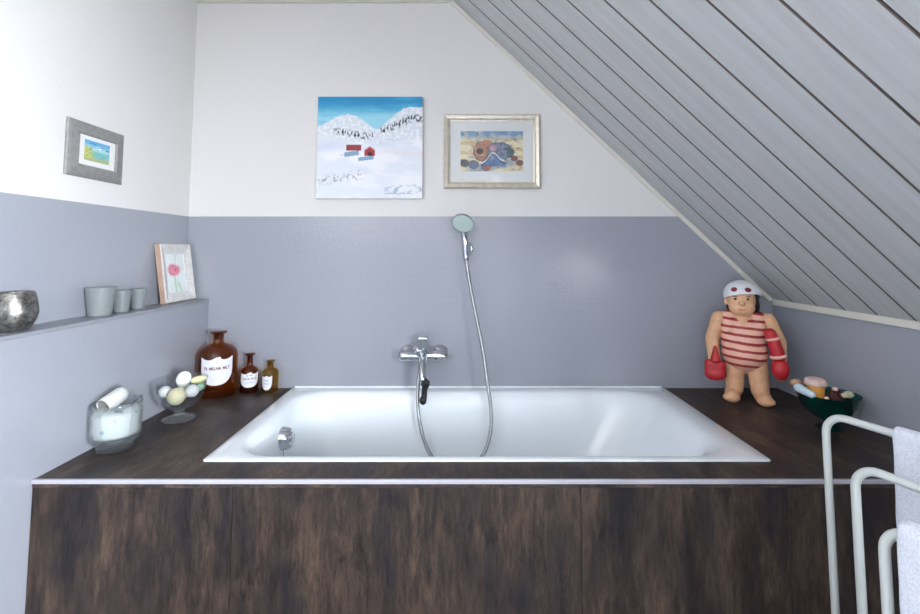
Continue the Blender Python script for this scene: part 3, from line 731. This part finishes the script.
tag(mesh_obj('glass_spoon', bm, glass('spoon glass', (.7, .74, .78, 1)), smooth=True), 'small glass spoon leaning on the jar rim beside the scoop', 'spoon')

# ------------------------------------------------------------------ glass bowl with bath balls
GX, GY = -1.0535, 1.815
gb = thing('glass_bowl', (GX, GY, ZD), 'footed clear glass bowl of bath balls in front of the bottles', 'bowl')
bm = lathe([(.020, .036), (.030, .038), (.052, .050), (.072, .072), (.086, .104), (.0915, .143), (.0925, .147), (.0915, .1485), (.0895, .147), (.084, .106), (.070, .075), (.050, .054), (.02, .043), (0, .042)], 64)
mesh_obj('bowl_cup', bm, m_glass, gb, smooth=True, angle=60)
bm = lathe([(0, .003), (.03, .002), (.052, 0), (.0555, .003), (.054, .007), (.040, .010), (.024, .0145), (.0195, .018), (0, .018)], 48)
mesh_obj('foot', bm, m_jar, gb, smooth=True, angle=60)
bm = lathe([(0, .0182), (.0195, .0182), (.0185, .021), (.0185, .033), (.0200, .036), (0, .036)], 8); mesh_obj('stem', bm, m_jar, gb)
m_bw = simple('white bath ball', rgb(238, 238, 236), .6, nscale=50, var=.02, bstr=.1)
m_by = simple('cream bath ball', rgb(232, 222, 184), .7, nscale=60, var=.06, bstr=.3)
m_bg = simple('green soap', rgb(178, 216, 184), .45, nscale=20, var=.04)
m_byl = simple('yellow soap', rgb(232, 232, 176), .5, nscale=30, var=.05)
def ball(name, c, r, mat, label, M=None, jit=0):
    bm = bmesh.new(); add_ball(bm, (0, 0, 0), r, 28, M)
    if jit: jitter(bm, jit, 70)
    o = mesh_obj(name, bm, mat, smooth=True); o.location = c
    return tag(o, label, 'bath ball' if name == 'bath_ball' else 'soap', 'bath balls and soaps in the glass bowl')
ball('bath_ball', (GX + .005, GY - .030, ZD + .091), .031, m_by, 'large cream bath ball at the front of the glass bowl', jit=.0012)
ball('bath_ball', (GX + .012, GY + .000, ZD + .1465), (.025, .025, .029), m_bw, 'white egg-shaped bath ball on top of the glass bowl', Matrix.Rotation(.4, 4, 'Y'))
ball('bath_ball', (GX - .046, GY - .016, ZD + .103), .0215, m_bw, 'white bath ball at the left side of the glass bowl')
ball('bath_ball', (GX + .056, GY - .018, ZD + .108), .0225, m_bw, 'white bath ball at the right side of the glass bowl')
ball('soap', (GX + .056, GY + .024, ZD + .138), (.031, .020, .0135), m_byl, 'pale yellow oval soap resting high at the bowl rim', Matrix.Rotation(-.15, 4, 'Y'))
ball('soap', (GX + .066, GY + .022, ZD + .112), (.015, .030, .012), m_bg, 'pale green soap against the right wall of the glass bowl', Matrix.Rotation(-1.0, 4, 'Y'))
ball('bath_ball', (GX - .006, GY + .036, ZD + .092), .026, m_bw, 'white bath ball half hidden at the back of the glass bowl')

# ------------------------------------------------------------------ swimmer figurine
fg = thing('swimmer_figurine', (1.188, 2.035, ZD + .0012), 'painted bather figurine in a red striped swimsuit and white cap', 'figurine', math.radians(-27))
m_skin = simple('painted skin', rgb(216, 168, 130), .55, nscale=45, var=.10, bstr=.15)
def suit_mat():
    m, nt, b = new_mat('red striped suit'); tc = N(nt, 'ShaderNodeTexCoord'); sp_ = N(nt, 'ShaderNodeSeparateXYZ'); nt.links.new(tc.outputs['Object'], sp_.inputs[0])
    n = N(nt, 'ShaderNodeTexNoise'); n.inputs['Scale'].default_value = 14; nt.links.new(tc.outputs['Object'], n.inputs['Vector'])
    ma = N(nt, 'ShaderNodeMath', operation='MULTIPLY_ADD'); ma.inputs[1].default_value = .010; nt.links.new(n.outputs[0], ma.inputs[0])
    tl = N(nt, 'ShaderNodeMath', operation='MULTIPLY_ADD'); tl.inputs[1].default_value = .07; nt.links.new(sp_.outputs[0], tl.inputs[0]); nt.links.new(sp_.outputs[2], tl.inputs[2])
    nt.links.new(tl.outputs[0], ma.inputs[2])
    dv = N(nt, 'ShaderNodeMath', operation='DIVIDE'); dv.inputs[1].default_value = .0305; nt.links.new(ma.outputs[0], dv.inputs[0])
    frc = N(nt, 'ShaderNodeMath', operation='FRACT'); nt.links.new(dv.outputs[0], frc.inputs[0])
    lt = N(nt, 'ShaderNodeMath', operation='LESS_THAN'); lt.inputs[1].default_value = .36; nt.links.new(frc.outputs[0], lt.inputs[0])
    hm = N(nt, 'ShaderNodeMath', operation='LESS_THAN'); hm.inputs[1].default_value = .1285; nt.links.new(sp_.outputs[2], hm.inputs[0])
    mxm = N(nt, 'ShaderNodeMath', operation='MAXIMUM'); nt.links.new(lt.outputs[0], mxm.inputs[0]); nt.links.new(hm.outputs[0], mxm.inputs[1])
    mx = N(nt, 'ShaderNodeMix', data_type='RGBA'); nt.links.new(mxm.outputs[0], mx.inputs[0]); mx.inputs[6].default_value = rgb(230, 178, 156); mx.inputs[7].default_value = rgb(150, 40, 42)
    nt.links.new(mx.outputs[2], b.inputs['Base Color']); b.inputs['Roughness'].default_value = .55; bump(nt, b, n.outputs[0], .15); return m
m_redf = simple('painted red', rgb(178, 32, 40), .5, nscale=50, var=.10, bstr=.1)
m_pale = simple('painted pale band', rgb(232, 176, 164), .55)
m_capw = simple('painted white cap', rgb(226, 226, 228), .5, var=.03)
m_hair = simple('painted black hair', rgb(30, 24, 26), .5)
m_dark = simple('painted dark line', rgb(70, 42, 38), .6)
m_lip = simple('painted lip', rgb(178, 104, 90), .6)
TC = (0, .004, .245)
bm = bmesh.new()
add_ball(bm, TC, (.082, .066, .125)); add_ball(bm, (0, -.012, .20), (.082, .066, .075)); add_ball(bm, (0, .01, .165), (.076, .062, .055))
add_capsule(bm, (-.07, .008, .335), (.07, .008, .335), .028, .028)
add_capsule(bm, (0, 0, .33), (0, -.004, .39), .032, .034)
add_ball(bm, (-.003, -.006, .418), (.055, .056, .062)); add_ball(bm, (-.003, -.022, .385), (.049, .040, .036))
for s in (-1, 1): add_ball(bm, (-.003 + s * .026, -.040, .398), (.019, .014, .017))
add_ball(bm, (-.004, -.061, .407), (.0105, .013, .011)); add_capsule(bm, (-.004, -.056, .426), (-.004, -.061, .41), .006, .008)
add_ball(bm, (-.004, -.052, .374), (.015, .010, .009)); add_ball(bm, (-.004, -.054, .385), (.013, .010, .006))
for s in (-1, 1): add_ball(bm, (-.003 + s * .056, .004, .408), (.008, .013, .018))
# legs and feet
add_capsule(bm, (-.036, 0, .15), (-.040, .002, .045), .039, .033); add_capsule(bm, (.044, -.004, .15), (.052, -.004, .045), .040, .034)
for x, y in ((-.047, 0), (.058, -.006)):
    add_capsule(bm, (x, y + .005, .026), (x * 1.12, y - .045, .022), .031, .027); add_ball(bm, (x * 1.15, y - .05, .019), (.033, .026, .019))
# arms
add_capsule(bm, (-.088, .006, .335), (-.118, .0, .245), .031, .027); add_capsule(bm, (-.118, .0, .245), (-.112, -.022, .165), .027, .024)
add_capsule(bm, (.090, .006, .335), (.124, .0, .25), .031, .028); add_capsule(bm, (.124, .0, .25), (.122, -.020, .155), .028, .025)
add_ball(bm, (-.110, -.028, .155), (.026, .022, .026)); add_ball(bm, (.126, -.030, .128), (.026, .022, .03))
for s, hx in ((-1, -.110), (1, .120)):
    for q in range(4): add_capsule(bm, (hx + (q - 1.5) * .011, -.032, .145), (hx + (q - 1.5) * .012, -.040, .118 + .004 * abs(q - 1)), .0068, .006)
bm = fuse(bm, .0032, 5)
for v in bm.verts: v.co.z = max(v.co.z, 0)
mesh_obj('body', bm, m_skin, fg, smooth=True)
# swimsuit: follows the trunk, scoop neck, shoulder straps
bm = bmesh.new()
add_ball(bm, TC, (.086, .070, .124)); add_ball(bm, (0, -.012, .20), (.086, .070, .076)); add_ball(bm, (0, .01, .165), (.080, .066, .050))
for s in (-1, 1): add_capsule(bm, (s * .052, .004, .345), (s * .050, -.02, .300), .030, .034)
bm = fuse(bm, .0032, 4)
dele = []
for v in bm.verts:
    x, y, z = v.co
    if z < .124: dele.append(v)
    elif z > .312 and abs(x + .002) < (z - .312) * .70 and y < .03: dele.append(v)
    elif z > .368: dele.append(v)
bmesh.ops.delete(bm, geom=dele, context='VERTS')
mesh_obj('swimsuit', bm, suit_mat(), fg, smooth=True)
# cap, hair, goggles
bm = bmesh.new(); add_ball(bm, (.002, .002, .440), (.069, .068, .058), 40)
tilt = Matrix.Rotation(math.radians(4), 4, 'Y')
for v in list(bm.verts):
    if v.co.z < .440 - .42 * (v.co.y + .02) - .06 * v.co.x and v.co.z < .452: pass
geom = bm.verts[:] + bm.edges[:] + bm.faces[:]
bmesh.ops.bisect_plane(bm, geom=geom, plane_co=(0, -.06, .443), plane_no=Vector((-.10, .30, 1)).normalized(), clear_inner=True)
cap = mesh_obj('swim_cap', bm, m_capw, fg, smooth=True); so = cap.modifiers.new('thickness', 'SOLIDIFY'); so.thickness = .004; so.offset = 0
bm = bmesh.new()
add_ball(bm, (.002, .012, .418), (.062, .056, .06), 28); add_ball(bm, (.046, .012, .392), (.020, .032, .036), 16); add_ball(bm, (-.048, .016, .396), (.014, .03, .03), 16)
hair = mesh_obj('hair', fuse(bm, .004, 3), m_hair, fg, smooth=True)
m_goggle = simple('dark red lens', rgb(128, 42, 52), .4)
for s, x in ((-1, -.030), (1, .020)):
    p = Vector((x, 0, .463)); 
    u = (p.x - .002) / .069; w_ = (p.z - .440) / .058; p.y = .002 - .068 * math.sqrt(max(0, 1 - u * u - w_ * w_)) - .001
    nrm = Vector(((p.x - .002) / .069 ** 2, (p.y - .002) / .068 ** 2, (p.z - .44) / .058 ** 2)).normalized()
    g = bmesh.new(); add_lathe(g, [(0, .004), (.008, .0035), (.012, .0015), (.0128, -.001)], 28, c=p, M=frame_at(nrm) @ Matrix.Diagonal((1, 1, 1, 1)))
    for v in g.verts: v.co.z = p.z + (v.co.z - p.z) * .80
    mesh_obj('goggle_lens', g, m_goggle, fg, smooth=True)
for s, x in ((-1, -.027), (1, .018)):
    bm = bmesh.new(); add_ball(bm, (x, -.0565, .4235), (.0062, .004, .0042), 16); mesh_obj('eye', bm, m_dark, fg, smooth=True)
    bm = bmesh.new(); add_capsule(bm, (x - .009, -.0555, .434 - .001 * s), (x + .009, -.0555, .434 + .001 * s), .0018, .0018, 10); mesh_obj('eyebrow', bm, m_dark, fg, smooth=True)
bm = bmesh.new(); add_capsule(bm, (-.014, -.0615, .3800), (.006, -.0615, .3800), .0022, .0022, 10); mesh_obj('mouth', bm, m_lip, fg, smooth=True)
# red swim gear in the hands
bm = bmesh.new()
add_box(bm, (-.150, -.066, .088), (-.072, -.020, .165), .016, 3); add_ball(bm, (-.111, -.046, .105), (.042, .026, .026))
for k in range(6): add_ball(bm, (-.108 + .0, -.056, .165 + k * .010), (.021 - k * .0027, .016 - k * .0015, .012))
mesh_obj('glove', fuse(bm, .003, 5), m_redf, fg, smooth=True)
bm = bmesh.new()
add_capsule(bm, (.090, -.062, .290), (.102, -.062, .255), .0225, .0235); add_capsule(bm, (.102, -.062, .255), (.114, -.06, .205), .0240, .0255)
add_ball(bm, (.120, -.054, .152), (.032, .028, .044))
gl = mesh_obj('glove', fuse(bm, .003, 3), m_redf, fg, smooth=True)
def ring(c, d, R, r): 
    F = frame_at(d).to_3x3(); return tube([Vector(c) + F @ Vector((R * math.cos(a), R * math.sin(a), 0)) for a in [2 * PI * k / 28 for k in range(29)]], r, 10, cap=False)
bm = ring((.0985, -.062, .272), (.25, .02, -1), .0215, .0058); mesh_obj('cuff_band', bm, m_pale, gl, smooth=True)
bm = ring((.114, -.060, .203), (.22, .04, -1), .0240, .0068); mesh_obj('cuff_band', bm, m_pale, gl, smooth=True)

# ------------------------------------------------------------------ teal bowl of bath bits
BX, BY = 1.297, 1.725
tb = thing('teal_bowl', (BX, BY, ZD), 'dark teal glass bowl of bath bits in the right corner', 'bowl')
bm = lathe([(0, .030), (.022, .030), (.045, .040), (.068, .060), (.085, .088), (.096, .119), (.097, .1215), (.0955, .122), (.093, .119), (.082, .091), (.065, .064), (.042, .045), (0, .037)], 56)
mesh_obj('bowl_cup', bm, m_teal, tb, smooth=True, angle=60)
mesh_obj('foot', lathe([(0, .008), (.03, .003), (.04, 0), (.043, .003), (.036, .008), (.02, .016), (.016, .024), (.020, .031)], 40), m_teal, tb, smooth=True, angle=60)
GRP = 'bath bits in the teal bowl'
def bit(name, bm, mat, label, cat): return tag(mesh_obj(name, bm, mat, smooth=True, angle=50), label, cat, GRP)
# pale blue brush handle / tube lying over the rim
bm = bmesh.new(); add_capsule(bm, (BX - .104, BY - .004, ZD + .140), (BX - .082, BY - .036, ZD + .126), .0150, .0125)
bit('brush_handle', bm, simple('pale blue plastic', rgb(186, 203, 212), .35), 'pale blue handle sticking over the rim of the teal bowl', 'brush handle')
bm = bmesh.new(); add_ball(bm, (BX - .088, BY + .030, ZD + .148), (.021, .018, .014), 20); jitter(bm, .002, 50)
bit('sea_sponge', bm, simple('tan sponge', rgb(176, 138, 108), .8, nscale=120, bstr=.5), 'small tan sponge at the left of the teal bowl', 'sponge')
jr = thing('ointment_jar', (BX - .047, BY - .008, ZD + .096), 'orange pot with pinkish cloth lid standing in the teal bowl', 'pot', group=GRP)
mesh_obj('pot_body', lathe([(0, 0), (.021, 0), (.024, .003), (.029, .062), (.027, .064), (0, .064)], 32), simple('amber orange pot', rgb(208, 146, 66), .35, nscale=40, var=.1), jr, smooth=True, angle=40)
bm = lathe([(.0275, .056), (.033, .056), (.0325, .066), (.0295, .076), (.022, .079), (0, .080)], 40)
for v in bm.verts:
    a = math.atan2(v.co.y, v.co.x); v.co.x *= 1 + .04 * math.sin(9 * a); v.co.y *= 1 + .04 * math.sin(9 * a)
mesh_obj('cloth_lid', bm, simple('pink cloth', rgb(212, 182, 172), .85, nscale=120, bstr=.4), jr, smooth=True)
def cone_bits(c, r, label):
    bm = bmesh.new(); add_ball(bm, c, (r * .8, r * .8, r * .8), 16)
    for i in range(34):
        t = (i + .5) / 34; ph = i * 2.399; z = 1 - 2 * t; q = math.sqrt(1 - z * z)
        d = Vector((q * math.cos(ph), q * math.sin(ph), z)); add_ball(bm, Vector(c) + d * r * .82, (r * .30, r * .30, r * .12), 8, frame_at(d) @ Matrix.Rotation(.5, 4, 'X'))
    return bit('pine_cone', bm, simple('dark cone scales', rgb(74, 34, 30), .6, nscale=90, var=.2), label, 'pine cone')
cone_bits((BX + .010, BY - .020, ZD + .108), .026, 'dark reddish brown cone beside the orange pot in the teal bowl')
cone_bits((BX + .045, BY + .018, ZD + .110), .022, 'dark brown cone further back in the teal bowl')
for dx, dy, dz, r, lab, cc in ((-.046, -.056, .119, .008, 'tiny pale pebble below the orange pot in the teal bowl', (214, 190, 176)), (.018, -.012, .138, .0105, 'small pale pink shell on top of the dark cones', (222, 190, 176)),
                        (.030, -.040, .124, .012, 'cream shell at the right of the dark cones', (206, 190, 160)), (.056, -.024, .122, .0165, 'greenish white shell at the far right of the teal bowl', (186, 190, 160))):
    bm = bmesh.new(); add_ball(bm, (BX + dx, BY + dy, ZD + dz), (r, r * .8, r * .75), 16); jitter(bm, .0015, 90)
    bit('seashell', bm, simple('shell', rgb(*cc), .5, nscale=80, var=.08), lab, 'shell')

# ------------------------------------------------------------------ towel rack and towels
D = Vector((.36, -.93, 0)).normalized()
rk = thing('towel_rack', (.75, .90, 0), 'white tubular standing towel rack of three stepped rails beside the tub', 'towel rack')
posts = [Vector((.812, 1.09, 0)), Vector((.7468, .935, 0)), Vector((.663, .78, 0))]; tops = [.8605, .817, .7945]; LEN = .52; RB = .042
rails = []
for p, z in zip(posts, tops):
    P = [p + Vector((0, 0, .012)), p + Vector((0, 0, z - RB))]
    for k in range(1, 9):
        a = PI / 2 * k / 8; P.append(p + D * (RB - RB * math.cos(a)) + Vector((0, 0, z - RB + RB * math.sin(a))))
    for k in range(1, 9):
        a = PI / 2 * k / 8; P.append(p + D * (LEN - RB + RB * math.sin(a)) + Vector((0, 0, z - RB + RB * math.cos(a))))
    P.append(p + D * LEN + Vector((0, 0, .012)))
    mesh_obj('rail', loc(tube(P, .0078, 16), rk), m_rack, rk, smooth=True); rails.append((p, z))
for e in (0, LEN):
    P = [posts[0] + D * e + Vector((0, 0, .009)), posts[1] + D * e + Vector((0, 0, .009)), posts[2] + D * e + Vector((0, 0, .009))]
    mesh_obj('base_bar', loc(tube(P, .009, 14), rk), m_rack, rk, smooth=True)
def terry():
    m, nt, b = new_mat('white terry cloth'); v = coords(nt); n = N(nt, 'ShaderNodeTexNoise'); n.inputs['Scale'].default_value = 320; n.inputs['Detail'].default_value = 3
    nt.links.new(v, n.inputs['Vector']); r = N(nt, 'ShaderNodeValToRGB'); r.color_ramp.elements[0].color = rgb(182, 187, 200); r.color_ramp.elements[1].color = rgb(206, 209, 218); r.color_ramp.elements[0].position = .3; r.color_ramp.elements[1].position = .6
    nt.links.new(n.outputs[0], r.inputs[0]); nt.links.new(r.outputs[0], b.inputs['Base Color']); b.inputs['Roughness'].default_value = .95
    b.inputs['Sheen Weight'].default_value = .3; bump(nt, b, n.outputs[0], .6, .003); return m
m_terry = terry()
def towel(rail, t0, t1, front, back, label, thick=.007):
    p, z = rail; nrm = Vector((0, 0, 1)).cross(D).normalized()         # sideways from the rail
    R = .0092 + thick / 2; path = []
    for k in range(24): path.append((-R, -back + back * k / 24))
    for k in range(13): a = PI * k / 12; path.append((-R * math.cos(a), R * math.sin(a)))
    for k in range(1, 25): path.append((R, -front * k / 24))
    bm = bmesh.new(); G = []; nu = 36
    for i in range(nu + 1):
        t = t0 + (t1 - t0) * i / nu; row = []
        for j, (q, h) in enumerate(path):
            drop = max(0, -h); f = min(1, drop / .25) if drop else 0
            off = (.006 * math.sin(t * 38 + (1 if q > 0 else 2.5)) + .004 * nz(t, h, 14, q * 50)) * f * (1 if q > 0 else -1)
            off = max(off, -.001) if q > 0 else min(off, .001)
            row.append(bm.verts.new(p + D * (t + .002 * nz(t, h, 20)) + nrm * (q + off) + Vector((0, 0, z + h))))
        G.append(row)
    for i in range(nu):
        for j in range(len(path) - 1): bm.faces.new((G[i][j], G[i + 1][j], G[i + 1][j + 1], G[i][j + 1]))
    o = mesh_obj('towel', bm, m_terry, smooth=True); s = o.modifiers.new('pile', 'SOLIDIFY'); s.thickness = thick; s.offset = 0
    u = o.modifiers.new('soft', 'SUBSURF'); u.levels = 1; u.render_levels = 1
    return tag(o, label, 'towel', 'white towels on the rack')
towel(rails[0], .131, .46, .42, .40, 'white terry towel on the tallest rail farthest from the camera')
towel(rails[2], .024, .46, .40, .38, 'white terry towel on the lowest rail nearest the camera', .011)

# ------------------------------------------------------------------ light and camera
w = bpy.data.worlds.new('World'); sc.world = w; w.use_nodes = True
w.node_tree.nodes['Background'].inputs[0].default_value = (.65, .8, 1, 1); w.node_tree.nodes['Background'].inputs[1].default_value = .6
def area(name, M, sx, sy, e, col, spread=180):
    l = bpy.data.lights.new(name, 'AREA'); l.shape = 'RECTANGLE'; l.size = sx; l.size_y = sy; l.energy = e; l.color = col; l.spread = math.radians(spread)
    o = bpy.data.objects.new(name, l); COL.objects.link(o); o.matrix_world = M; return o
M = Matrix.Translation((XW + .02, ym, (ZSILL + ZH) / 2)) @ Matrix.Rotation(PI / 2, 4, 'Y')
area('window_daylight', M, ZH - ZSILL, DY_[1] - DY_[0], 985, (.895, .94, 1.0))
l = bpy.data.lights.new('warm_fill', 'AREA'); l.shape = 'DISK'; l.size = .35; l.energy = 1.6; l.color = (1, .83, .7)  # weak warm fill added out of view to tint the left wall
o = bpy.data.objects.new('warm_fill', l); COL.objects.link(o); o.location = (-.65, -.7, 2.40)

cam = bpy.data.cameras.new('Camera'); co = bpy.data.objects.new('Camera', cam); COL.objects.link(co); sc.camera = co
F, PITCH = 475.0, math.radians(4)
cam.sensor_fit = 'HORIZONTAL'; cam.sensor_width = 36; cam.lens = F * 36 / 920; cam.clip_start = .02
co.location = (0, 0, 1.22); co.rotation_euler = (PI / 2 + PITCH, 0, 0)
cam.shift_x = -2 / 920; cam.shift_y = -(307 - (252 - F * math.tan(PITCH))) / 920
vs = sc.view_settings; vs.view_transform = 'Standard'; vs.look = 'None'; vs.exposure = 0.0; vs.gamma = 1; vs.use_curve_mapping = False
try:
    sc.cycles.use_denoising = True; sc.cycles.transparent_max_bounces = 24; sc.cycles.max_bounces = 12; sc.cycles.diffuse_bounces = 4
    sc.cycles.sample_clamp_indirect = 4
except Exception: pass
